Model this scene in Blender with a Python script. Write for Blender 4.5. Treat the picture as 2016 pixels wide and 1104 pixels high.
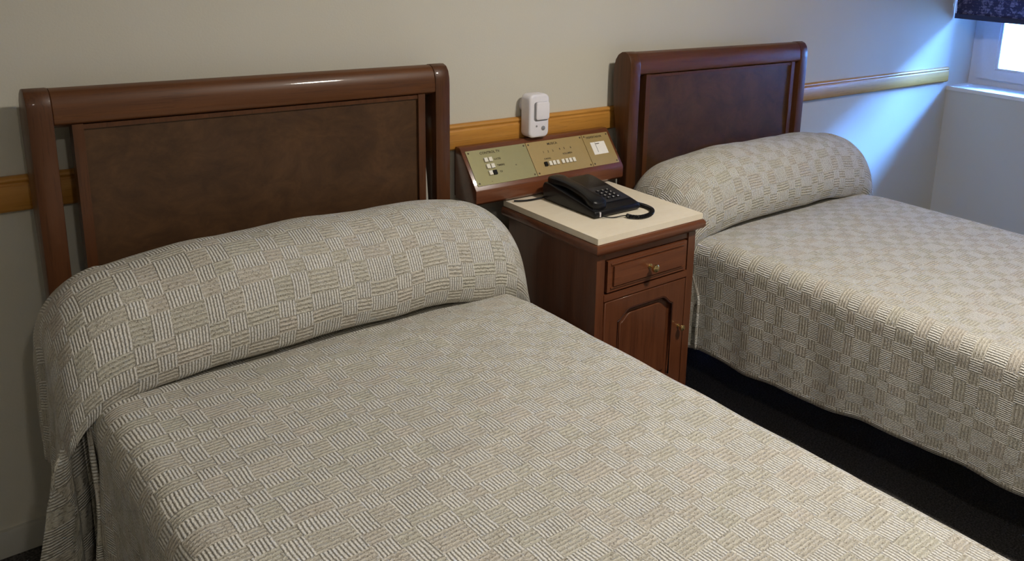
import bpy, bmesh, math, random
from mathutils import Vector, Matrix, noise
random.seed(7)
C = bpy.context.scene.collection
for o in list(bpy.data.objects): bpy.data.objects.remove(o)

# ------------------------------------------------------------ camera
RX, RY, RZ = 1.3233, 0.0503, -0.7657
cd = bpy.data.cameras.new('camera'); cam = bpy.data.objects.new('camera', cd); C.objects.link(cam)
M = Matrix.Rotation(RZ, 4, 'Z') @ Matrix.Rotation(RX, 4, 'X') @ Matrix.Rotation(RY, 4, 'Z')
cam.matrix_world = Matrix.Translation((-0.2994, -2.2561, 1.463)) @ M
cd.sensor_fit = 'HORIZONTAL'; cd.sensor_width = 36.0
cd.lens = 1710.4 * 36 / 2016
cd.shift_x = -(1255.6 - 1008) / 2016
cd.shift_y = (325.8 - 552) / 2016
cd.clip_start = 0.02
bpy.context.scene.camera = cam

# ------------------------------------------------------------ light
sc = bpy.context.scene
sc.view_settings.view_transform = 'Standard'; sc.view_settings.look = 'None'
sc.view_settings.gamma = 1; sc.view_settings.use_curve_mapping = False
sc.view_settings.exposure = 0.0
w = bpy.data.worlds.new('sky'); sc.world = w; w.use_nodes = True
bg = w.node_tree.nodes['Background']
bg.inputs[0].default_value = (0.125, 0.33, 1.0, 1); bg.inputs[1].default_value = 420.0

def area(name, loc, rot, sx, sy, power, col, shape='RECTANGLE'):
    l = bpy.data.lights.new(name, 'AREA'); l.shape = shape; l.size = sx; l.size_y = sy
    l.energy = power; l.color = col
    o = bpy.data.objects.new(name, l); o.location = loc; o.rotation_euler = rot; C.objects.link(o); return o
LAMP = (1.48, -1.75, 2.32)
lampl = area('ceiling_lamp_light', LAMP, (0, 0, 0), 0.22, 0.22, 41, (1.0, 0.925, 0.81), 'DISK')
fill_lamp = area('added_fill_light', (-0.05, -2.80, 2.34), (0, 0, 0), 0.16, 0.16, 10, (1.0, 0.92, 0.79), 'DISK')  # fill light added behind the camera to lift the dim left wall
sl = bpy.data.lights.new('sun', 'SUN'); sl.energy = 14.0; sl.angle = .01; sl.color = (1, .97, .9)
so = bpy.data.objects.new('sun', sl); so.rotation_euler = Vector((-.75, -.25, .6)).to_track_quat('Z', 'Y').to_euler(); C.objects.link(so)
po = area('window_portal', (4.46, -0.56, 1.45), (0, math.radians(90), 0), 1.3, 1.08, 1, (1, 1, 1))
po.data.cycles.is_portal = True

# ------------------------------------------------------------ materials
def nodes(name):
    m = bpy.data.materials.new(name); m.use_nodes = True
    nt = m.node_tree; b = nt.nodes['Principled BSDF']
    return m, nt, b
def N(nt, t, **k):
    n = nt.nodes.new(t)
    for a, v in k.items(): setattr(n, a, v)
    return n
def mth(nt, op, a, b=None, c=None):
    n = nt.nodes.new('ShaderNodeMath'); n.operation = op
    for i, v in enumerate((a, b, c)):
        if v is None: continue
        if isinstance(v, (int, float)): n.inputs[i].default_value = v
        else: nt.links.new(v, n.inputs[i])
    return n.outputs[0]
def mixc(nt, f, a, b):
    n = nt.nodes.new('ShaderNodeMix'); n.data_type = 'RGBA'
    if isinstance(f, (int, float)): n.inputs[0].default_value = f
    else: nt.links.new(f, n.inputs[0])
    for i, v in ((6, a), (7, b)):
        if isinstance(v, tuple): n.inputs[i].default_value = v + (1,) if len(v) == 3 else v
        else: nt.links.new(v, n.inputs[i])
    return n.outputs[2]
def noi(nt, vec, scale, detail=3, rough=.5):
    n = nt.nodes.new('ShaderNodeTexNoise'); n.inputs['Scale'].default_value = scale
    n.inputs['Detail'].default_value = detail; n.inputs['Roughness'].default_value = rough
    if vec is not None: nt.links.new(vec, n.inputs['Vector'])
    return n.outputs['Fac']
def objc(nt, scale=(1, 1, 1)):
    tc = nt.nodes.new('ShaderNodeTexCoord'); mp = nt.nodes.new('ShaderNodeMapping')
    mp.inputs['Scale'].default_value = scale
    nt.links.new(tc.outputs['Object'], mp.inputs[0]); return mp.outputs[0]
def bump(nt, b, h, strength=.3, dist=.002):
    n = nt.nodes.new('ShaderNodeBump'); n.inputs['Strength'].default_value = strength
    n.inputs['Distance'].default_value = dist
    nt.links.new(h, n.inputs['Height']); nt.links.new(n.outputs[0], b.inputs['Normal'])
def plain(name, col, rough=.5, metal=0, spec=.5):
    m, nt, b = nodes(name)
    f = noi(nt, objc(nt), 60, 2)
    c = mixc(nt, mth(nt, 'MULTIPLY', f, .25), col, tuple(x * .7 for x in col))
    nt.links.new(c, b.inputs['Base Color']); b.inputs['Roughness'].default_value = rough
    b.inputs['Metallic'].default_value = metal; b.inputs['Specular IOR Level'].default_value = spec
    return m
def paint(name, col, var=.06):
    m, nt, b = nodes(name)
    v = objc(nt)
    f = noi(nt, v, 2.2, 4); g = noi(nt, v, 190, 2)
    c = mixc(nt, f, tuple(x * (1 - var) for x in col), tuple(min(1, x * (1 + var)) for x in col))
    nt.links.new(c, b.inputs['Base Color']); b.inputs['Roughness'].default_value = .75
    bump(nt, b, g, .25, .001); return m
def wood(name, c1, c2, axis='x', rough=.3, coat=.3, sc_=1.0, spec=.5):
    m, nt, b = nodes(name)
    s = {'x': (1.2, 28, 28), 'y': (28, 1.2, 28), 'z': (28, 28, 1.2)}[axis]
    v = objc(nt, tuple(a * sc_ for a in s))
    f = noi(nt, v, 1.6, 6, .65); g = noi(nt, objc(nt), 5, 3)
    f2 = noi(nt, objc(nt, tuple(a * 5 for a in s)), 1.5, 3)
    r = nt.nodes.new('ShaderNodeMapRange'); nt.links.new(f, r.inputs[0])
    r.inputs[1].default_value = .3; r.inputs[2].default_value = .7
    c = mixc(nt, r.outputs[0], c1, c2)
    c = mixc(nt, mth(nt, 'MULTIPLY', g, .35), c, tuple(x * .5 for x in c1))
    c = mixc(nt, mth(nt, 'MULTIPLY', mth(nt, 'GREATER_THAN', f2, .6), .3), c, tuple(x * .45 for x in c1))
    nt.links.new(c, b.inputs['Base Color'])
    b.inputs['Roughness'].default_value = rough; b.inputs['Coat Weight'].default_value = coat
    b.inputs['Coat Roughness'].default_value = .06; b.inputs['Specular IOR Level'].default_value = spec
    bump(nt, b, f2, .08, .0006)
    return m
def burl(name, c1, c2, c3):
    m, nt, b = nodes(name)
    tc = objc(nt, (1, 1, 1.3))
    d = nt.nodes.new('ShaderNodeTexNoise'); d.inputs['Scale'].default_value = 5; nt.links.new(tc, d.inputs['Vector'])
    vm = nt.nodes.new('ShaderNodeVectorMath'); vm.operation = 'MULTIPLY_ADD'
    nt.links.new(d.outputs['Color'], vm.inputs[0]); vm.inputs[1].default_value = (.25, .25, .25); nt.links.new(tc, vm.inputs[2])
    f = noi(nt, vm.outputs[0], 9, 8, .7); g = noi(nt, tc, 3.2, 2); h = noi(nt, vm.outputs[0], 70, 3)
    r = nt.nodes.new('ShaderNodeMapRange'); nt.links.new(f, r.inputs[0]); r.inputs[1].default_value = .35; r.inputs[2].default_value = .65
    c = mixc(nt, r.outputs[0], c1, c2); c = mixc(nt, mth(nt, 'MULTIPLY', g, .6), c, c3)
    c = mixc(nt, mth(nt, 'MULTIPLY', h, .4), c, tuple(x * .5 for x in c1))
    nt.links.new(c, b.inputs['Base Color']); b.inputs['Roughness'].default_value = .42
    b.inputs['Specular IOR Level'].default_value = .35
    return m
def marble(name):
    m, nt, b = nodes(name)
    v = objc(nt, (1, 2.2, 1)); f = noi(nt, v, 9, 7, .62); g = noi(nt, v, 40, 4)
    c = mixc(nt, f, (.80, .70, .54), (.96, .90, .77)); c = mixc(nt, mth(nt, 'MULTIPLY', g, .3), c, (.66, .54, .38))
    nt.links.new(c, b.inputs['Base Color']); b.inputs['Roughness'].default_value = .35; return m
def carpet(name):
    m, nt, b = nodes(name)
    v = objc(nt); f = noi(nt, v, 190, 3, .7); g = noi(nt, v, 70, 2)
    r = nt.nodes.new('ShaderNodeMapRange'); nt.links.new(f, r.inputs[0]); r.inputs[1].default_value = .4; r.inputs[2].default_value = .62
    c = mixc(nt, r.outputs[0], (.016, .015, .016), (.14, .13, .125)); c = mixc(nt, mth(nt, 'MULTIPLY', g, .6), c, (.02, .018, .02))
    nt.links.new(c, b.inputs['Base Color']); b.inputs['Roughness'].default_value = .95
    bump(nt, b, f, .8, .004); return m
def woven(name, seed=0.0):
    """coverlet cloth: checkerboard of corded blocks, UV is cloth length in metres"""
    m, nt, b = nodes(name)
    uvn = nt.nodes.new('ShaderNodeUVMap'); uvn.uv_map = 'UVMap'
    wn = nt.nodes.new('ShaderNodeTexNoise'); wn.inputs['Scale'].default_value = 9; wn.inputs['Detail'].default_value = 2
    nt.links.new(uvn.outputs[0], wn.inputs['Vector'])
    off = nt.nodes.new('ShaderNodeVectorMath'); off.operation = 'MULTIPLY_ADD'
    nt.links.new(wn.outputs['Color'], off.inputs[0]); off.inputs[1].default_value = (.010, .010, 0); nt.links.new(uvn.outputs[0], off.inputs[2])
    sx = nt.nodes.new('ShaderNodeSeparateXYZ'); nt.links.new(off.outputs[0], sx.inputs[0])
    U = mth(nt, 'ADD', sx.outputs[0], 10 + seed); V = mth(nt, 'ADD', sx.outputs[1], 10 + seed * .37)
    def idx(x, P, a, bb):
        q = mth(nt, 'DIVIDE', x, P); fl = mth(nt, 'FLOOR', q); fr = mth(nt, 'FRACT', q)
        i = mth(nt, 'MULTIPLY', fl, 3.0)
        i = mth(nt, 'ADD', i, mth(nt, 'GREATER_THAN', fr, a)); return mth(nt, 'ADD', i, mth(nt, 'GREATER_THAN', fr, bb))
    ci = idx(U, .142, .47, .735); ri = idx(V, .122, .44, .72)
    par = mth(nt, 'MODULO', mth(nt, 'ADD', ci, ri), 2.0)          # 1: white corded block
    cv = nt.nodes.new('ShaderNodeCombineXYZ'); nt.links.new(ci, cv.inputs[0]); nt.links.new(ri, cv.inputs[1])
    wt = nt.nodes.new('ShaderNodeTexWhiteNoise'); wt.noise_dimensions = '2D'; nt.links.new(cv.outputs[0], wt.inputs['Vector'])
    rnd = wt.outputs['Value']
    fine = noi(nt, uvn.outputs[0], 420, 2, .6); fleck = noi(nt, uvn.outputs[0], 150, 2, .5); blot = noi(nt, uvn.outputs[0], 14, 3)
    fleck2 = noi(nt, uvn.outputs[0], 185, 2, .6)
    jit = mth(nt, 'MULTIPLY', mth(nt, 'SUBTRACT', fleck, .5), .0075)
    s1 = mth(nt, 'MULTIPLY_ADD', mth(nt, 'SINE', mth(nt, 'MULTIPLY', mth(nt, 'ADD', U, mth(nt, 'MULTIPLY', jit, .40)), 2 * math.pi / .0063)), .5, .5)
    s1 = mth(nt, 'POWER', s1, .55)
    beads = mth(nt, 'MULTIPLY_ADD', mth(nt, 'SINE', mth(nt, 'MULTIPLY', V, 2 * math.pi / .0062)), .5, .5)
    s2 = mth(nt, 'MULTIPLY_ADD', mth(nt, 'SINE', mth(nt, 'MULTIPLY', mth(nt, 'ADD', V, mth(nt, 'MULTIPLY', jit, .9)), 2 * math.pi / .0094)), .5, .5)
    white = mixc(nt, s1, (.30, .28, .235), (.84, .83, .80))
    white = mixc(nt, mth(nt, 'MULTIPLY', beads, .24), white, (.40, .36, .30))
    s2n = mth(nt, 'ADD', mth(nt, 'MULTIPLY', s2, .55), mth(nt, 'MULTIPLY', mth(nt, 'MULTIPLY_ADD', fleck2, 3.0, -1.0), .45))
    s2n = mth(nt, 'MINIMUM', mth(nt, 'MAXIMUM', s2n, 0), 1)
    s2n = mth(nt, 'POWER', s2n, .6)
    tan = mixc(nt, s2n, (.235, .215, .165), (.70, .68, .615))
    tint = mixc(nt, rnd, (.50, .495, .40), (.60, .50, .455))
    tan = mixc(nt, .26, tan, tint)
    col = mixc(nt, par, tan, white)
    col = mixc(nt, mth(nt, 'MULTIPLY', mth(nt, 'GREATER_THAN', fleck2, .595), mth(nt, 'MULTIPLY_ADD', par, -.30, .68)), col, (.15, .125, .09))
    fl2 = mth(nt, 'MULTIPLY', mth(nt, 'SUBTRACT', fine, .5), 1.6)
    col = mixc(nt, mth(nt, 'MAXIMUM', fl2, 0), col, (.78, .74, .67))
    hv = nt.nodes.new('ShaderNodeHueSaturation'); nt.links.new(col, hv.inputs['Color'])
    nt.links.new(mth(nt, 'MULTIPLY_ADD', blot, .25, .88), hv.inputs['Value'])
    nt.links.new(hv.outputs[0], b.inputs['Base Color'])
    b.inputs['Roughness'].default_value = .92; b.inputs['Specular IOR Level'].default_value = .15
    b.inputs['Sheen Weight'].default_value = .1; b.inputs['Sheen Roughness'].default_value = .5
    hsel = nt.nodes.new('ShaderNodeMix'); nt.links.new(par, hsel.inputs[0]); nt.links.new(s2, hsel.inputs[2]); nt.links.new(s1, hsel.inputs[3])
    hh = mth(nt, 'ADD', hsel.outputs[0], mth(nt, 'MULTIPLY', fine, .8))
    bump(nt, b, hh, .9, .0028)
    return m
def emis(name, col, s):
    m, nt, b = nodes(name)
    b.inputs['Base Color'].default_value = (.8, .8, .8, 1)
    b.inputs['Emission Color'].default_value = col + (1,); b.inputs['Emission Strength'].default_value = s; return m

m_wall = paint('wall_paint', (.60, .575, .50)); m_ceil = paint('ceiling_paint', (.75, .74, .70))
m_base = paint('skirting_paint', (.46, .455, .42))
m_carpet = carpet('speckled_carpet')
m_hb = wood('walnut_vertical', (.072, .025, .009), (.118, .043, .015), 'z', .42, .22, 1.0, .3)
m_hbx = wood('walnut_rail', (.085, .028, .008), (.150, .053, .014), 'x', .42, .30, 1.0, .3)
m_burl = burl('burl_panel', (.060, .029, .013), (.135, .066, .027), (.036, .017, .009))
m_rail = wood('golden_rail', (.47, .205, .035), (.62, .30, .060), 'x', .45, .15, .7, .3)
m_red = wood('red_mahogany', (.110, .034, .014), (.17, .056, .023), 'z', .32, .35)
m_redx = wood('red_mahogany_rail', (.130, .039, .016), (.20, .066, .027), 'x', .3, .4)
m_marb = marble('cream_marble')
m_cloth = woven('woven_coverlet'); m_cloth2 = woven('woven_coverlet_b', 3.31)
m_black = plain('black_plastic', (.006, .006, .008), .36, 0, .3)
m_key = plain('black_key', (.02, .02, .025), .45)
m_white = plain('white_plastic', (.83, .81, .88), .35)
m_whiteb = plain('ivory_button', (.82, .78, .68), .4)
m_grey = plain('grey_plastic', (.25, .25, .27), .4)
m_brassg = plain('green_brass', (.36, .33, .17), .42, .35)
m_brass = plain('gold_brass', (.47, .34, .145), .42, .35)
m_knob = plain('polished_brass', (.80, .62, .30), .22, 1)
m_screw = plain('dark_screw', (.10, .07, .04), .5, .5)
m_ink = plain('printed_ink', (.045, .03, .015), .7)
m_paper = plain('paper_label', (.88, .85, .82), .7)
m_dark = plain('dark_fabric_base', (.02, .018, .016), .9)
m_digit = plain('digit_print', (.8, .8, .8), .6)
m_frame = plain('white_window_frame', (.72, .74, .76), .35)
m_sill = paint('sill_paint', (.78, .78, .76), .03)
m_fac = paint('facade_plaster', (.10, .095, .09), .1)
m_green = plain('green_awning', (.42, .62, .38), .8)

def blindmat():
    m, nt, b = nodes('patterned_blind_cloth')
    v = objc(nt, (1, 1, 1)); f = noi(nt, v, 38, 4, .7); wv = nt.nodes.new('ShaderNodeTexWave')
    wv.bands_direction = 'Z'; wv.inputs['Scale'].default_value = 22; wv.inputs['Distortion'].default_value = 1.2; nt.links.new(v, wv.inputs['Vector'])
    c = mixc(nt, mth(nt, 'GREATER_THAN', f, .52), (.05, .05, .08), (.22, .20, .24))
    c = mixc(nt, mth(nt, 'MULTIPLY', wv.outputs['Fac'], .5), c, (.03, .035, .08))
    nt.links.new(c, b.inputs['Base Color']); b.inputs['Roughness'].default_value = .8
    tr = nt.nodes.new('ShaderNodeBsdfTranslucent'); nt.links.new(c, tr.inputs[0])
    mx = nt.nodes.new('ShaderNodeMixShader'); mx.inputs[0].default_value = .35
    out = nt.nodes['Material Output']
    nt.links.new(b.outputs[0], mx.inputs[1]); nt.links.new(tr.outputs[0], mx.inputs[2]); nt.links.new(mx.outputs[0], out.inputs[0])
    return m
m_blind = blindmat(); m_blindbar = plain('navy_bar', (.02, .025, .07), .5)
def glassmat():
    m, nt, b = nodes('window_glass')
    t = nt.nodes.new('ShaderNodeBsdfTransparent'); t.inputs[0].default_value = (.95, 1, .98, 1)
    g = nt.nodes.new('ShaderNodeBsdfGlossy'); g.inputs['Roughness'].default_value = .02
    fr = nt.nodes.new('ShaderNodeFresnel'); fr.inputs[0].default_value = 1.45
    mx = nt.nodes.new('ShaderNodeMixShader'); nt.links.new(fr.outputs[0], mx.inputs[0])
    nt.links.new(t.outputs[0], mx.inputs[1]); nt.links.new(g.outputs[0], mx.inputs[2])
    nt.links.new(mx.outputs[0], nt.nodes['Material Output'].inputs[0])
    return m
m_glass = glassmat()

# ------------------------------------------------------------ helpers
def link(name, me, m, parent=None, smooth=False):
    o = bpy.data.objects.new(name, me); C.objects.link(o)
    if m is not None and not me.materials: me.materials.append(m)
    if smooth:
        for p in me.polygons: p.use_smooth = True
    if parent:
        o.parent = parent
    return o
def obj(name, bm, m, parent=None, bevel=0, seg=2, smooth=True):
    if bevel:
        es = [e for e in bm.edges if len(e.link_faces) == 2 and e.calc_face_angle(0) > .5]
        bmesh.ops.bevel(bm, geom=es, offset=bevel, segments=seg, affect='EDGES', profile=.5, clamp_overlap=True)
    bmesh.ops.recalc_face_normals(bm, faces=bm.faces)
    me = bpy.data.meshes.new(name); bm.to_mesh(me); bm.free()
    o = link(name, me, m, parent, False)
    if smooth:
        for p in me.polygons: p.use_smooth = True
        try: me.set_sharp_from_angle(angle=.6)
        except Exception: pass
    return o
def box(bm, x0, x1, y0, y1, z0, z1):
    vs = [bm.verts.new((x, y, z)) for x in (x0, x1) for y in (y0, y1) for z in (z0, z1)]
    for f in ((0, 1, 3, 2), (4, 6, 7, 5), (0, 4, 5, 1), (2, 3, 7, 6), (0, 2, 6, 4), (1, 5, 7, 3)): bm.faces.new([vs[i] for i in f])
def bx(*a):
    bm = bmesh.new(); box(bm, *a); return bm
def prism(pts, a0, a1, axis='x'):
    """closed outline (p,q) swept from a0 to a1 along axis; axis x: (y,z); axis y: (x,z); axis z: (x,y)"""
    bm = bmesh.new()
    f = {'x': lambda a, p: (a, p[0], p[1]), 'y': lambda a, p: (p[0], a, p[1]), 'z': lambda a, p: (p[0], p[1], a)}[axis]
    A = [bm.verts.new(f(a0, p)) for p in pts]; B = [bm.verts.new(f(a1, p)) for p in pts]
    bm.faces.new(A); bm.faces.new(B[::-1]); n = len(pts)
    for i in range(n): bm.faces.new((A[i], B[i], B[(i + 1) % n], A[(i + 1) % n]))
    bmesh.ops.recalc_face_normals(bm, faces=bm.faces); return bm
def lathe(prof, origin, axis, n=20):
    """prof: (r, h) along axis from origin"""
    bm = bmesh.new(); ax = Vector(axis).normalized(); q = ax.to_track_quat('Z', 'Y'); rings = []
    for r, h in prof:
        rings.append([bm.verts.new(Vector(origin) + q @ Vector((r * math.cos(2 * math.pi * i / n), r * math.sin(2 * math.pi * i / n), h))) for i in range(n)])
    for a, b in zip(rings, rings[1:]):
        for i in range(n): bm.faces.new((a[i], a[(i + 1) % n], b[(i + 1) % n], b[i]))
    bm.faces.new(rings[0][::-1]); bm.faces.new(rings[-1]); return bm
def tube(bm, pts, r, n=8):
    rings = []; up = Vector((0, 0, 1)); P = [Vector(p) for p in pts]
    for i, p in enumerate(P):
        d = (P[min(i + 1, len(P) - 1)] - P[max(i - 1, 0)]).normalized()
        a = d.cross(up)
        if a.length < 1e-3: a = Vector((1, 0, 0))
        a.normalize(); bb = a.cross(d)
        rings.append([bm.verts.new(p + r * (math.cos(2 * math.pi * k / n) * a + math.sin(2 * math.pi * k / n) * bb)) for k in range(n)])
    for a, b in zip(rings, rings[1:]):
        for k in range(n): bm.faces.new((a[k], a[(k + 1) % n], b[(k + 1) % n], b[k]))
    bm.faces.new(rings[0][::-1]); bm.faces.new(rings[-1])
def catmull(pts, per=10):
    P = [Vector(p) for p in pts]; out = []
    for i in range(len(P) - 1):
        p0, p1, p2, p3 = P[max(i - 1, 0)], P[i], P[i + 1], P[min(i + 2, len(P) - 1)]
        for k in range(per):
            t = k / per; out.append(.5 * ((2 * p1) + (-p0 + p2) * t + (2 * p0 - 5 * p1 + 4 * p2 - p3) * t * t + (-p0 + 3 * p1 - 3 * p2 + p3) * t ** 3))
    out.append(P[-1]); return out
def plate2d(outer, holes, thick, bev=0):
    """flat shape with holes in local XY, thickness along local Z"""
    cu = bpy.data.curves.new('t', 'CURVE'); cu.dimensions = '2D'; cu.fill_mode = 'BOTH'
    for pl in [outer] + holes:
        s = cu.splines.new('POLY'); s.points.add(len(pl) - 1); s.use_cyclic_u = True
        for i, p in enumerate(pl): s.points[i].co = (p[0], p[1], 0, 1)
    cu.extrude = thick / 2 - bev; cu.bevel_depth = bev; cu.bevel_resolution = 1; cu.offset = -bev
    o = bpy.data.objects.new('t', cu); C.objects.link(o); dg = bpy.context.evaluated_depsgraph_get(); dg.update()
    me = bpy.data.meshes.new_from_object(o.evaluated_get(dg)); bpy.data.objects.remove(o); bpy.data.curves.remove(cu)
    return me
def textmesh(s, size):
    cu = bpy.data.curves.new('t', 'FONT'); cu.body = s; cu.size = size; cu.align_x = 'CENTER'; cu.align_y = 'CENTER'
    cu.extrude = .00015; cu.resolution_u = 2; cu.offset = size * .015
    o = bpy.data.objects.new('t', cu); C.objects.link(o); dg = bpy.context.evaluated_depsgraph_get(); dg.update()
    me = bpy.data.meshes.new_from_object(o.evaluated_get(dg)); bpy.data.objects.remove(o); bpy.data.curves.remove(cu)
    return me
def thing(name, label, cat, loc=(0, 0, 0), group=None):
    o = bpy.data.objects.new(name, None); C.objects.link(o); o.location = loc; o.empty_display_size = .1
    return tag(o, label, cat, group)
def tag(o, label, cat, group=None):
    o['label'] = label; o['category'] = cat
    if group: o['group'] = group
    return o
def struct(o, label=None, cat=None):
    o['kind'] = 'structure'
    if label: o['label'] = label
    if cat: o['category'] = cat
    return o
def adopt(root):
    """parts were modelled in world coordinates: keep them there under the moved root"""
    def shift(o, v):
        for c in o.children: c.matrix_parent_inverse = Matrix.Identity(4); c.location = c.location - v
    bpy.context.view_layer.update()
    shift(root, root.location.copy())

# ------------------------------------------------------------ room shell
XR = 4.18; HC = 2.45; XL = -1.15; YF = -4.2; XO = 4.50
struct(obj('floor', bx(XL - .1, XO, YF - .1, .1, -.08, 0), m_carpet), 'dark grey speckled carpet floor', 'floor')
struct(obj('wall_back', bx(XL - .1, XO, 0, .12, 0, HC), m_wall), 'plain beige painted wall behind the headboards', 'wall')
struct(obj('wall_left', bx(XL - .1, XL, YF, 0, 0, HC), m_wall), 'plain beige wall at the left of the room', 'wall')
struct(obj('wall_front', bx(XL - .1, XO, YF - .1, YF, 0, HC), m_wall), 'plain beige wall facing the headboards', 'wall')
struct(obj('ceiling', bx(XL - .1, XO, YF - .1, .12, HC, HC + .1), m_ceil), 'plain white ceiling', 'ceiling')
ZS = .805; WY = -1.12; ZT = 2.05
bm = bmesh.new()
box(bm, XR, XO, WY, 0, 0, ZS - .02); box(bm, XR, XO, WY, 0, ZT, HC); box(bm, XR, XO, YF, WY, 0, HC)
struct(obj('wall_right', bm, m_wall, smooth=False), 'beige wall below and around the recessed window', 'wall')
struct(obj('trim_1', bx(XR - .006, XO - .02, WY, 0, ZS - .02, ZS), m_sill, bevel=.004), 'white painted window sill with a bright front edge', 'window sill')
prof = [(0, 0), (-.013, 0), (-.013, .058), (-.009, .066), (0, .067)]
struct(obj('baseboard_back', prism(prof, XL, XR, 'x'), m_base), 'low grey painted baseboard along the headboard wall', 'baseboard')
bb = bx(XR - .013, XR, YF, -.014, 0, .067)
struct(obj('baseboard_right', bb, m_base, bevel=.003), 'low grey painted baseboard under the window', 'baseboard')
z0, z1 = .832, .911
prof = [(0, z0), (-.014, z0), (-.020, z0 + .006), (-.020, z1 - .020), (-.0165, z1 - .017), (-.0165, z1 - .013), (-.020, z1 - .009), (-.017, z1 - .002), (-.012, z1), (0, z1)]
struct(obj('trim_2', prism(prof, XL, 4.145, 'x'), m_rail, bevel=.0015, seg=1), 'golden varnished wooden rail along the wall behind the headboards', 'wall rail')

# window in the recess
WX = 4.42
win = obj('window_1', bx(WX, WX + .05, WY, -.0, ZS, ZS + .035), m_frame, bevel=.004)
struct(win, 'white framed window with bright daylight below the blind', 'window')
for nm, a in (('window_frame', (WX, WX + .05, -.052, -.001, ZS + .035, ZT)), ('window_frame', (WX, WX + .05, WY, WY + .05, ZS + .035, ZT)),
              ('window_frame', (WX, WX + .05, WY + .05, -.052, ZT - .04, ZT)),
              ('sash_stile', (WX - .018, WX + .03, -.150, -.056, ZS + .037, ZT - .04)), ('sash_rail', (WX - .018, WX + .03, -.60, -.150, ZS + .037, ZS + .092)),
              ('sash_rail', (WX - .018, WX + .03, -.60, -.150, ZT - .10, ZT - .04)), ('sash_stile', (WX - .018, WX + .03, -.66, -.60, ZS + .037, ZT - .04)),
              ('sash_rail', (WX, WX + .03, -1.02, -.66, ZS + .037, ZS + .092)), ('sash_stile', (WX, WX + .03, WY + .05, -1.02, ZS + .037, ZT - .04))):
    obj(nm, bx(*a), m_frame, win, bevel=.005)
obj('glazing_bead', bx(WX - .008, WX + .004, -.162, -.150, ZS + .092, ZT - .10), m_frame, win, bevel=.002)
obj('glazing_bead', bx(WX - .008, WX + .004, -.60, -.162, ZS + .092, ZS + .103), m_frame, win, bevel=.002)
obj('window_pane', bx(WX + .005, WX + .009, -.60, -.150, ZS + .09, ZT - .09), m_glass, win)
obj('window_pane', bx(WX + .012, WX + .016, -1.02, -.66, ZS + .09, ZT - .09), m_glass, win)

# pale building across the street, seen bright through the window
fb = thing('building', 'pale sunlit building outside the window, washed out to white', 'building', (13, 3, -9))
fo = obj('facade', bx(13, 14, -30, 36, -9, 5.0), m_fac, fb, smooth=False)
obj('awning', bx(12.3, 12.98, -6, 14, -2.75, -2.45), m_green, fb, smooth=False)
adopt(fb)
go = tag(obj('street', bx(4.9, 12.9, -30, 36, -9.2, -9), m_fac, smooth=False), 'pale street far below the window', 'street'); go['kind'] = 'structure'

# blind hanging in front of the window
bl = thing('window_blind', 'dark blue patterned blind hanging over the upper window', 'blind', (4.15, -.58, 1.17))
n = 60; bm = bmesh.new(); prev = None
for i in range(n + 1):
    z = 1.195 + (2.2 - 1.195) * i / n
    x = 4.150 + .004 * math.sin(i * 1.35)
    a = [bm.verts.new((x, -.012 - 1.13 * j / 24, z)) for j in range(25)]
    if prev:
        for j in range(24): bm.faces.new((prev[j], prev[j + 1], a[j + 1], a[j]))
    prev = a
bo = obj('blind_cloth', bm, m_blind, bl)
sm = bo.modifiers.new('s', 'SOLIDIFY'); sm.thickness = .0015
obj('bottom_bar', bx(4.140, 4.160, -1.145, -.010, 1.172, 1.198), m_blindbar, bl, bevel=.004)
obj('head_rail', bx(4.125, 4.178, -1.15, -.008, 2.18, 2.24), m_white, bl, bevel=.005)
bm = bmesh.new(); tube(bm, [(4.150, -.007, 1.19), (4.150, -.007, 2.18)], .0028, 8)
obj('pull_cord', bm, m_white, bl)
adopt(bl)

# ceiling lamp (above the frame): round fixture around its light
cl = thing('ceiling_lamp', 'round white ceiling lamp above the beds', 'lamp', (LAMP[0], LAMP[1], HC))
obj('canopy', lathe([(.17, 0), (.17, .03), (.15, .07), (.13, .085)], (LAMP[0], LAMP[1], HC), (0, 0, -1), 32), m_white, cl)
obj('diffuser', lathe([(.125, 0), (.12, .006)], (LAMP[0], LAMP[1], HC - .085), (0, 0, -1), 32), emis('lamp_glow', (1, .9, .74), 3), cl)
adopt(cl)
cl = thing('added_fill_fixture', 'smaller round ceiling lamp added out of view for fill light', 'lamp', (-.05, -2.80, HC))  # made-up fixture around the added fill light, never in view
obj('canopy', lathe([(.11, 0), (.11, .05), (.10, .085)], (-.05, -2.80, HC), (0, 0, -1), 32), m_white, cl)
obj('diffuser', lathe([(.09, 0), (.085, .006)], (-.05, -2.80, HC - .085), (0, 0, -1), 32), bpy.data.materials['lamp_glow'], cl)
adopt(cl)

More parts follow.
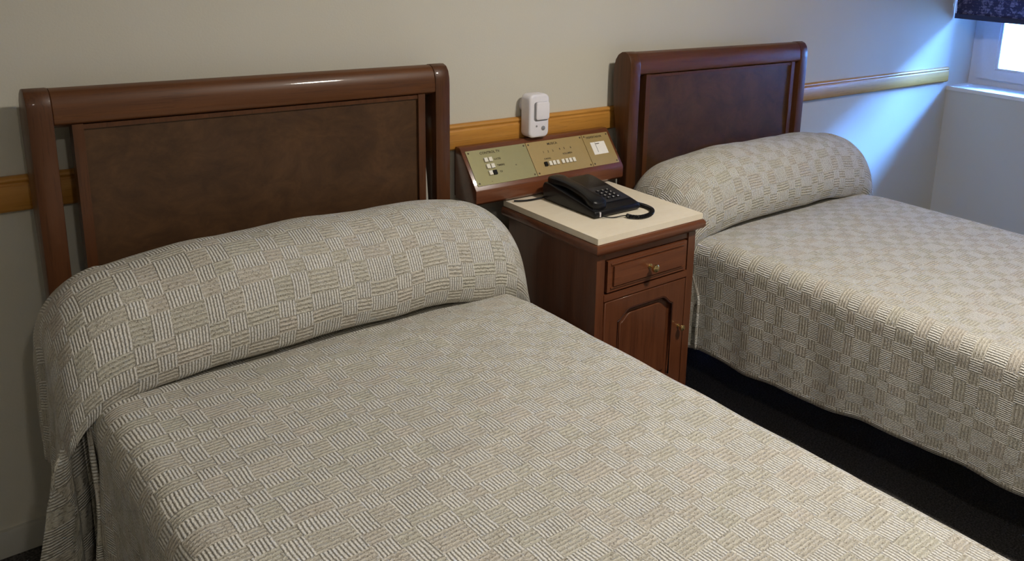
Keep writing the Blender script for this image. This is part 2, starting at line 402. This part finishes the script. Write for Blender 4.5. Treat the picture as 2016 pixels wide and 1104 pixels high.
# ------------------------------------------------------------ beds
def make_bed(x0, W, label, drop_label):
    root = thing('bed', label, 'bed', (x0 + W / 2, -1.05, 0), 'twin beds with walnut sleigh headboards')
    pw = .046
    prof = [(-.120, .0), (-.120, 1.052), (-.1185, 1.075), (-.113, 1.094), (-.102, 1.107), (-.087, 1.112), (-.070, 1.110), (-.053, 1.100), (-.040, 1.082),
            (-.033, 1.055), (-.031, 1.010), (-.034, .960), (-.041, .905), (-.052, .845), (-.063, .780), (-.071, .700), (-.075, .600), (-.076, .0)]
    for a in (x0, x0 + W - pw): obj('post', prism(prof, a, a + pw, 'x'), m_hb, root, bevel=.003, seg=2)
    lint = [(-.116, 1.036), (-.1185, 1.040), (-.1185, 1.052), (-.117, 1.074), (-.1115, 1.093), (-.101, 1.1055), (-.087, 1.1105), (-.070, 1.1085), (-.0535, 1.0985), (-.041, 1.081),
            (-.035, 1.055), (-.034, 1.030), (-.050, 1.022), (-.085, 1.024), (-.1, 1.030)]
    obj('top_rail', prism(lint, x0 + pw, x0 + W - pw, 'x'), m_hbx, root, bevel=.0012, seg=1)
    gx = .032; sw = .021; px0 = x0 + pw + gx; px1 = x0 + W - pw - gx
    for a in (px0, px1 - sw): obj('panel_stile', bx(a, a + sw, -.117, -.085, .34, 1.034), m_hb, root, bevel=.002)
    obj('panel_moulding', bx(px0 + sw, px1 - sw, -.114, -.098, 1.022, 1.032), m_hb, root, bevel=.002)
    obj('panel', bx(px0 + sw, px1 - sw, -.109, -.092, .34, 1.028), m_burl, root)
    obj('lower_rail', bx(x0 + pw, x0 + W - pw, -.115, -.080, .26, .34), m_hbx, root, bevel=.003)
    # sprung base on legs, under the coverlet
    obj('bed_base', bx(x0 + .035, x0 + W - .035, -2.02, -.125, .27, .40), m_dark, root, bevel=.01)
    obj('mattress', bx(x0 + .030, x0 + W - .030, -2.025, -.135, .40, .522), m_white, root, bevel=.03, seg=3)
    for lx in (x0 + .09, x0 + W - .13):
        for ly in (-.22, -1.98):
            obj('leg', lathe([(.024, 0), (.018, -.27)], (lx + .02, ly, .27), (0, 0, 1), 12), m_dark, root)
    adopt(root); return root
G2 = 1.700
bed1 = make_bed(0.0, 1.0, 'nearest bed with dark walnut sleigh headboard left of the nightstand', '')
bed2 = make_bed(G2, 1.0, 'farther bed with dark walnut sleigh headboard by the window', '')

def sstep(a, b, x):
    t = max(0, min(1, (x - a) / (b - a))); return t * t * (3 - 2 * t)
def gauss(x, c, s): return math.exp(-((x - c) / s) ** 2)

def make_spread(xc, hw, name_label, mat, fl, fr, hemf, seed, rip, uc=0):
    """one cloth: length profile (y,z) over the pillow and mattress, cross profile with rounded edges and hanging sides"""
    head = catmull([(0, -.128, .545), (0, -.130, .62), (0, -.143, .69), (0, -.178, .745), (0, -.235, .772), (0, -.300, .778), (0, -.362, .764),
                    (0, -.412, .727), (0, -.442, .675), (0, -.453, .622), (0, -.447, .584), (0, -.425, .553), (0, -.350, .540), (0, -.410, .530),
                    (0, -.53, .540)], 14)
    tail = [Vector((0, -.53 - i * .012, .541)) for i in range(1, 120)]
    tail = [p for p in tail if p.y > -1.985]
    foot = [Vector((0, -1.99 - .06 * math.sin(a), .543 - .06 * (1 - math.cos(a)))) for a in [math.pi / 2 * i / 8 for i in range(9)]]
    foot += [Vector((0, -2.052, .483 - .02 * i)) for i in range(1, 16)]
    line = head + tail + foot
    T = [0]
    for a, b in zip(line, line[1:]): T.append(T[-1] + (b - a).length)
    # crease position along the cloth
    ci = 11 * 14 + 8; tc = T[ci]
    nj = 150
    # cross parameter: dense near edges
    L = hw + .40
    S = [-1 + 2 * j / nj for j in range(nj + 1)]
    verts = []; uvs = []
    for i, (p, t) in enumerate(zip(line, T)):
        pm = 1 - sstep(tc - .05, tc + .03, t)            # pillow mask
        bulge = .045 * pm * sstep(.0, .12, t)
        back = sstep(-.05, .12, t)
        Wd = hw + bulge; r = .050 + (.075) * pm
        hz = p.z
        for j, sj in enumerate(S):
            side = -1 if sj < 0 else 1
            s = abs(sj) * L; q = math.pi / 2 * r; f = fl if side < 0 else fr
            # pillow flattens and pinches near its ends
            if s < Wd - r: x = s; dz = 0; d = 0
            elif s < Wd - r + q:
                a = (s - (Wd - r)) / r; x = Wd - r + r * math.sin(a); dz = r * (1 - math.cos(a)); d = 0
            else:
                d = s - (Wd - r + q); x = Wd; dz = r + d
            y = p.y; z = hz - dz
            # pillow ends droop a little
            if pm > 0:
                e = sstep(hw - .30, hw + .02, min(x, hw + .02)); z -= .030 * e * pm * sstep(.05, .2, t)
            under = sstep(.0, .22, dz)
            # relax the length direction on the hanging side so the pillow bulk turns into folds
            if t < tc + .10:
                yr = -.128 + (-.475 + .128) * (t / (tc)) ** 1.05 if t < tc else None
                if yr is None:
                    u_ = (t - tc) / .10; y_end = line[min(len(line) - 1, ci + 40)].y
                    yr = -.475 + (p.y - .0 - (-.475)) * sstep(0, 1, u_) if p.y < -.475 else -.475 - .012 * u_
                y = p.y + (yr - p.y) * under * .92
            if uc and side < 0: y += uc * gauss(t - tc, .012, .024) * under
            ox = 0
            dd = max(0, .56 - z) if z < .56 else 0
            for (c_, wd_, am, pw_) in f:
                ox += am * gauss(t - tc, c_, wd_) * (min(1.2, dd / .35)) ** pw_
            # gentle ripples of the hanging side and hem
            rp = sstep(.02, .30, dz)
            ox += rp * rip * (.008 * math.sin(t * 17 + seed + side) + .006 * math.sin(t * 39 + seed * 2 + 1.3 * side))
            zb = hemf(side, y, t, tc)
            Ltot = .543 - zb
            if d > 0 or dz > 0:
                full = L - (hw - .05)
                # squeeze vertical so that the last row lands on the hem
                dzmax = r + (L - (Wd - r + q))
                dz_target = (hz - (zb + .020 * pm * 0))
                k = sstep(.0, 1, dz / dzmax)
                znew = hz - dz * ((1 - k) + k * max(.05, (hz - zb)) / dzmax)
                z = min(z, hz) + (znew - (hz - dz))
            z = max(z, .02)
            X = xc + side * (x + ox)
            nz = noise.noise(Vector((X * 5 + seed, y * 5, t * 3))) ; n2 = noise.noise(Vector((X * 16, t * 16, seed)))
            amp = .0035 + .006 * pm
            if dz == 0: z += nz * amp + n2 * .0016
            else: X += side * (nz * .004 + n2 * .0015)
            verts.append((X, y, z)); uvs.append((sj * L, t))
    def mesh(i0, i1, name, parent):
        me = bpy.data.meshes.new(name); W_ = nj + 1
        vv = verts[i0 * W_:(i1 + 1) * W_]; uu = uvs[i0 * W_:(i1 + 1) * W_]
        ff = [(a * W_ + b, a * W_ + b + 1, (a + 1) * W_ + b + 1, (a + 1) * W_ + b) for a in range(i1 - i0) for b in range(nj)]
        me.from_pydata(vv, [], ff); uvl = me.uv_layers.new(name='UVMap')
        for lp in me.loops: uvl.data[lp.index].uv = uu[lp.vertex_index]
        o = link(name, me, mat, parent, True)
        sd = o.modifiers.new('thickness', 'SOLIDIFY'); sd.thickness = .004; sd.offset = 1 if False else -1
        return o
    root = thing('bedspread', name_label, 'bedspread', (xc, -1.05, .54), 'woven checked bedspreads')
    mesh(0, ci, 'pillow_cover', root); mesh(ci, len(line) - 1, 'spread', root)
    adopt(root); return root
# folds: (offset from crease along cloth, width, outward amount, power with depth)
hem1 = lambda side, y, t, tc: (.15 + .22 * (1 - sstep(tc - .12, tc - .05, t)) if side < 0 else .17 + .15 * (1 - sstep(tc - .25, tc, t)))
def hem2(side, y, t, tc):
    b = .150 - .050 * (y + .43) + .006 * math.sin(y * 9) + .005 * math.sin(y * 21)
    if t < tc: b = .160 + .16 * (1 - sstep(tc - .35, tc - .03, t))
    return b
make_spread(.505, .505, 'checked woven bedspread over the nearest bed and its pillow', m_cloth,
            [(-.036, .024, .088, .9), (-.36, .10, .02, 1.0), (.035, .025, -.030, .7), (.085, .020, .035, 1.2), (.125, .03, -.020, .8)], [(-.05, .07, .05, 1.0), (-.3, .1, .02, 1)], hem1, 0.0, 1.0, .075)
make_spread(2.235, .515, 'checked woven bedspread over the bed nearer the window', m_cloth2,
            [(-.035, .035, .045, .7), (-.16, .07, -.025, .8), (.035, .03, -.02, .6)], [(-.05, .08, .05, 1.0)], hem2, 2.0, .35, .04)

# ------------------------------------------------------------ nightstand
ns = thing('nightstand', 'small red wooden nightstand with a cream marble top', 'nightstand', (1.402, -.34, 0))
X0, X1, YB, YN = 1.205, 1.600, -.125, -.550
obj('side_panel', bx(X0, X0 + .018, YN + .02, YB, .05, .632), m_red, ns, bevel=.002)
obj('side_panel', bx(X1 - .018, X1, YN + .02, YB, .05, .632), m_red, ns, bevel=.002)
obj('corner_post', bx(X0 - .002, X0 + .028, YN, YN + .03, .05, .632), m_red, ns, bevel=.004)
obj('corner_post', bx(X1 - .028, X1 + .002, YN, YN + .03, .05, .632), m_red, ns, bevel=.004)
obj('back_panel', bx(X0 + .018, X1 - .018, YB - .01, YB, .05, .632), m_red, ns)
obj('bottom_panel', bx(X0 + .018, X1 - .018, YN + .02, YB - .01, .06, .08), m_red, ns)
obj('front_rail', bx(X0 + .028, X1 - .028, YN + .004, YN + .025, .604, .632), m_redx, ns, bevel=.002)
obj('front_rail', bx(X0 + .028, X1 - .028, YN - .002, YN + .025, .480, .500), m_redx, ns, bevel=.005)
obj('front_rail', bx(X0 + .028, X1 - .028, YN + .004, YN + .025, .05, .105), m_redx, ns, bevel=.002)
pl = [(X0 - .016, YN - .014), (X1 + .016, YN - .014), (X1 + .016, YB + .002), (X0 - .016, YB + .002)]
obj('plinth', prism(pl, 0, .05, 'z'), m_redx, ns, bevel=.008, seg=3)
# moulded wooden edge under the marble
bm = bmesh.new(); rr = [(.000, .622), (.006, .630), (.018, .634), (.022, .640), (.022, .652), (.018, .660), (.010, .662)]
rings = [[bm.verts.new((x, y, z)) for x, y in ((X0 - e, YN - e), (X1 + e, YN - e), (X1 + e, YB + e * .5), (X0 - e, YB + e * .5))] for e, z in rr]
for a, b in zip(rings, rings[1:]):
    for k in range(4): bm.faces.new((a[k], a[(k + 1) % 4], b[(k + 1) % 4], b[k]))
bm.faces.new(rings[-1]); bm.faces.new(rings[0][::-1])
obj('top_moulding', bm, m_redx, ns)
obj('marble_top', bx(X0 - .014, X1 + .014, YN - .014, YB + .010, .662, .680), m_marb, ns, bevel=.004, seg=3)
# drawer
dr = obj('drawer', bx(1.242, 1.563, YN - .003, YN + .02, .506, .600), m_redx, ns, bevel=.004)
bm = bx(1.262, 1.543, YN - .010, YN - .003, .524, .584); obj('raised_field', bm, m_redx, dr, bevel=.005)
for a in ((1.254, 1.551, .5165, .5205), (1.254, 1.551, .5880, .592)): obj('drawer_moulding', bx(a[0], a[1], YN - .0065, YN - .002, a[2], a[3]), m_redx, dr, bevel=.0015)
def knob(parent, x, z, s, y0):
    pf = [(.008, 0), (.008, .002), (.0035, .004), (.0035, .012), (.006, .014), (.0105, .018), (.0125, .023), (.0115, .028), (.007, .0315), (.002, .0325)]
    return obj('knob', lathe([(r * s, h * s) for r, h in pf], (x, y0, z), (0, -1, 0), 20), m_knob, parent)
knob(dr, 1.402, .554, 1.0, YN - .010)
# door with an arched sunk panel
def arch(x0, x1, z0, z1, dz, n=14):
    pts = [(x0, z0), (x1, z0)]; cx = (x0 + x1) / 2; hw = (x1 - x0) / 2; k = []
    for i in range(n + 1):
        a = 1 - 2 * i / n                                     # from right to left
        u = abs(a); zz = z1 if u < .60 else z1 - dz * sstep(.60, 1.0, u)
        k.append((cx + hw * a, zz))
    return pts + k
def upright(me, y):
    me.transform(Matrix.Translation((0, y, 0)) @ Matrix.Rotation(math.pi / 2, 4, 'X')); return me
door = link('door', upright(plate2d([(1.238, .108), (1.567, .108), (1.567, .476), (1.238, .476)], [arch(1.288, 1.517, .165, .438, .030, 26)], .018, .0015), YN + .006), m_red, ns)
link('door_panel', upright(plate2d(arch(1.280, 1.525, .157, .446, .030, 26), [], .004), YN + .012), m_red, door)
link('door_field', upright(plate2d(arch(1.306, 1.499, .184, .418, .026, 26), [], .007, .0025), YN + .0085), m_red, door)
bm = bmesh.new(); ring = arch(1.290, 1.515, .167, .436, .030, 26); tube(bm, [(a, YN - .001, b) for a, b in ring + ring[:1]], .003, 6)
obj('bead', bm, plain('dark_bead', (.05, .016, .010), .3), door)
knob(door, 1.546, .322, .8, YN - .003)
adopt(ns)

# ------------------------------------------------------------ console on the wall
CX0, CX1 = 1.077, 1.668
cs = thing('control_console', 'red wooden bedside control console with brass plates on the wall', 'control panel', (1.37, 0, .68))
prof = [(-.022, .684), (-.130, .684), (-.138, .692), (-.138, .726), (-.136, .732), (-.048, .842), (-.042, .846), (-.022, .846)]
obj('housing', prism(prof, CX0, CX1, 'x'), m_redx, cs, bevel=.002)
obj('back_board', bx(CX0 + .01, CX1 - .01, -.022, -.001, .686, .831), m_redx, cs)
p0 = Vector((0, -.136, .732)); p1 = Vector((0, -.048, .842)); dirv = (p1 - p0).normalized(); SL = (p1 - p0).length
nrm = Vector((0, -dirv.z, dirv.y))
R3 = Matrix((Vector((1, 0, 0)), dirv, nrm)).transposed().to_4x4()
def onc(u, v, h=0): return Vector((u, 0, 0)) + p0 + dirv * v + nrm * h     # u world x, v up the slope
def slab(name, u0, u1, v0, v1, h0, h1, m, parent, bev=.0006):
    o = obj(name, bx(u0, u1, v0, v1, h0, h1), m, parent, bevel=bev, seg=1)
    return o
parts = []
def csl(name, u0, u1, v0, v1, h0, h1, m, bev=.0006):
    bm = bx(u0, u1, v0, v1, h0, h1); bm.transform(Matrix.Translation(p0) @ R3); return obj(name, bm, m, cs, bevel=bev, seg=1)
vA, vB = .012, .130
csl('plate', 1.089, 1.310, vA, vB, 0, .0022, m_brassg)
csl('plate', 1.312, 1.541, vA, vB, 0, .0022, m_brass)
csl('plate', 1.543, 1.657, vA, vB, 0, .0022, m_brass)
sc0 = None
for u0, u1 in ((1.089, 1.310), (1.312, 1.541), (1.543, 1.657)):
    for u in (u0 + .008, u1 - .008):
        for v in (vA + .008, vB - .008):
            if sc0 is None:
                bm = lathe([(.0032, 0), (.0030, .0008), (.0016, .0014)], (0, 0, 0), (0, 0, 1), 10)
                sc0 = obj('screw', bm, m_screw, cs); s_ = sc0
            else:
                s_ = sc0.copy(); C.objects.link(s_)
            s_.matrix_local = Matrix.Translation(onc(u, v, .0022)) @ R3
def ctext(s, u, v, size, m=m_ink):
    o = link('lettering', textmesh(s, size), m, cs); o.matrix_local = Matrix.Translation(onc(u, v, .0025)) @ R3; return o
ctext('CONTROL TV', 1.172, .117, .0115)
ctext('LUCES', 1.190, .092, .0085); ctext('TIMBRE', 1.194, .070, .0085); ctext('TV', 1.187, .048, .0085)
ctext('o', 1.248, .063, .009); ctext('-', 1.143, .022, .010)
ctext('MUSICA', 1.413, .116, .0115)
ctext('CANAL', 1.373, .066, .0085); ctext('VOLUMEN', 1.458, .074, .0085)
for s, u in (('1', 1.367), ('2', 1.386), ('3', 1.405)): ctext(s, u, .090, .010)
for s, u in (('4', 1.434), ('5', 1.453), ('6', 1.480)): ctext(s, u, .093, .010)
ctext('DESPERTADOR', 1.592, .117, .0100)
b0 = None
def button(u, v, m=m_whiteb, w_=.0095, h_=.0125):
    bm = bx(-w_ / 2, w_ / 2, -h_ / 2, h_ / 2, 0, .006); o = obj('push_button', bm, m, cs, bevel=.0015, seg=1)
    o.matrix_local = Matrix.Translation(onc(u, v, .0022)) @ R3; return o
for r_, v in enumerate((.092, .070, .048)):
    button(1.147, v, w_=.012, h_=.014)
    button(1.163, v, m_black if r_ == 2 else m_whiteb, w_=.012, h_=.014)
for i, u in enumerate((1.357, 1.374, 1.389, 1.404, 1.425, 1.441, 1.456, 1.471)):
    button(u, .047, m_black if i == 0 else m_whiteb, .0105, .0145)
# framed slip of paper
csl('paper_label', 1.566, 1.628, .052, .098, .0022, .0030, m_paper, 0)
csl('label_mark', 1.585, 1.587, .060, .096, .0030, .0033, m_grey, 0)
csl('label_mark', 1.587, 1.603, .090, .0925, .0030, .0033, m_ink, 0)
adopt(cs)

# ------------------------------------------------------------ white plug-in night light above the console
sw = thing('night_light', 'small white plug-in night light on the golden wall rail', 'night light', (1.36, -.02, .85))
def rrect(cx, cz, w_, h_, r, n=6):
    out = []
    for (sx_, sz_, a0) in ((1, 1, 0), (-1, 1, 90), (-1, -1, 180), (1, -1, 270)):
        for k in range(n + 1):
            a = math.radians(a0 + 90 * k / n); out.append((cx + sx_ * (w_ / 2 - r) + r * math.cos(a), cz + sz_ * (h_ / 2 - r) + r * math.sin(a)))
    return out
obj('body', prism(rrect(1.357, .921, .078, .140, .018), -.021, -.070, 'y'), m_white, sw, bevel=.007, seg=3)
obj('wall_plug', prism(rrect(1.350, .950, .046, .046, .02), -.0, -.021, 'y'), m_white, sw)
obj('lamp_cover', prism(rrect(1.366, .938, .052, .058, .008), -.069, -.078, 'y'), m_white, sw, bevel=.004, seg=2)
obj('cover_shadow_gap', prism(rrect(1.364, .936, .058, .062, .009), -.0695, -.0706, 'y'), m_grey, sw)
obj('light_sensor', lathe([(.0075, 0), (.007, .002), (.004, .0035)], (1.372, -.070, .881), (0, -1, 0), 14), m_grey, sw)
obj('indicator', lathe([(.0035, 0), (.003, .001)], (1.346, -.070, .889), (0, -1, 0), 10), m_grey, sw)
adopt(sw)

# ------------------------------------------------------------ telephone
ZT_ = .680
ph = thing('telephone', 'black push-button desk telephone on the marble top', 'telephone', (1.385, -.29, ZT_))
prof = [(-.175, ZT_ + .003), (-.425, ZT_ + .003), (-.428, ZT_ + .010), (-.424, ZT_ + .022), (-.385, ZT_ + .030), (-.290, ZT_ + .045), (-.205, ZT_ + .058), (-.180, ZT_ + .058), (-.172, ZT_ + .047)]
obj('base', prism(prof, 1.297, 1.478, 'x'), m_black, ph, bevel=.006, seg=3)
# faceplate on the slope, with keys
q0 = Vector((0, -.385, ZT_ + .0315)); q1 = Vector((0, -.290, ZT_ + .0465)); dv = (q1 - q0).normalized(); nv = Vector((0, -dv.z, dv.y))
RK = Matrix((Vector((1, 0, 0)), dv, nv)).transposed().to_4x4()
bm = bx(1.366, 1.470, -.004, .098, -.001, .0015); bm.transform(Matrix.Translation(q0) @ RK); obj('keypad_plate', bm, m_key, ph, bevel=.001, seg=1)
kb = obj('key', bx(-.0062, .0062, -.0045, .0045, 0, .004), m_key, ph, bevel=.001, seg=1); first = True
lab = ['*', '0', '#', '7', '8', '9', '4', '5', '6', '1', '2', '3']
for i in range(12):
    cx_ = 1.397 + (i % 3) * .0185; cv = .014 + (i // 3) * .0170
    if first: k_ = kb; first = False
    else: k_ = kb.copy(); C.objects.link(k_)
    k_.matrix_local = Matrix.Translation(Vector((cx_, 0, 0)) + q0 + dv * cv + nv * .0015) @ RK
    d_ = link('digit', textmesh(lab[i], .0085), m_digit, k_); d_.location = (0, 0, .0041)
# handset: arched bar with two thicker ends, lying along the left side
bm = bmesh.new(); rings = []
hx = 1.330
for i in range(33):
    s = i / 32; y = -.182 - s * .232
    zc = ZT_ + .0655 - .031 * s - .012 * (1 - (2 * s - 1) ** 2) * -1
    e = gauss(s, .10, .13) + gauss(s, .90, .13)
    ww = .020 + .008 * e; top = .010 + .003 * e; bot = .010 + .016 * e
    endf = 1
    if i in (0, 32): endf = .55
    ring = []
    for k in range(16):
        a = 2 * math.pi * k / 16; c_, s_2 = math.cos(a), math.sin(a)
        rx_ = ww * endf * math.copysign(abs(c_) ** .6, c_); rz_ = (top if s_2 > 0 else bot) * endf * math.copysign(abs(s_2) ** .6, s_2)
        ring.append(bm.verts.new((hx + rx_, y, zc + rz_)))
    rings.append(ring)
for a, b in zip(rings, rings[1:]):
    for k in range(16): bm.faces.new((a[k], a[(k + 1) % 16], b[(k + 1) % 16], b[k]))
bm.faces.new(rings[0][::-1]); bm.faces.new(rings[-1])
obj('handset', bm, m_black, ph)
obj('painted_glint', bx(1.3135, 1.3165, -.4305, -.4255, ZT_ + .006, ZT_ + .020), m_white, ph, bevel=.0008, seg=1)  # white sliver stands in for a glint on the telephone's front
# coiled cord looping in front, helix wound round a path
def coil(path, R, r, pitch, name, parent):
    P = catmull(path, 24); T_ = [0]
    for a, b in zip(P, P[1:]): T_.append(T_[-1] + (b - a).length)
    total = T_[-1]; n_ = int(total / pitch * 12); pts = []; j = 0
    for i in range(n_ + 1):
        t = total * i / n_
        while j < len(T_) - 2 and T_[j + 1] < t: j += 1
        f = (t - T_[j]) / max(1e-9, T_[j + 1] - T_[j]); p = P[j].lerp(P[j + 1], f); d = (P[j + 1] - P[j]).normalized()
        a = d.cross(Vector((0, 0, 1))).normalized(); b = a.cross(d); ang = 2 * math.pi * t / pitch
        pts.append(p + R * (math.cos(ang) * a + math.sin(ang) * b))
    bm = bmesh.new(); tube(bm, pts, r, 6); return obj(name, bm, m_black, parent)
zc = ZT_ + .0072
coil([(1.474, -.385, zc + .010), (1.492, -.400, zc + .002), (1.500, -.430, zc), (1.490, -.468, zc), (1.455, -.495, zc), (1.415, -.500, zc), (1.392, -.482, zc), (1.388, -.466, zc)], .0050, .0020, .0048, 'coiled_cord', ph)
bm = bmesh.new(); tube(bm, catmull([(1.388, -.466, zc), (1.380, -.455, zc - .002), (1.350, -.447, zc - .004), (1.325, -.432, zc - .001), (1.318, -.420, zc + .004)], 8), .0016, 8); obj('cord_end', bm, m_black, ph)
bm = bmesh.new(); tube(bm, catmull([(1.31, -.178, ZT_ + .008), (1.275, -.170, ZT_ + .004), (1.245, -.168, ZT_ + .004), (1.222, -.160, ZT_ + .004), (1.205, -.150, ZT_ + .004)], 8), .003, 8); obj('line_cord', bm, m_black, ph)
adopt(ph)
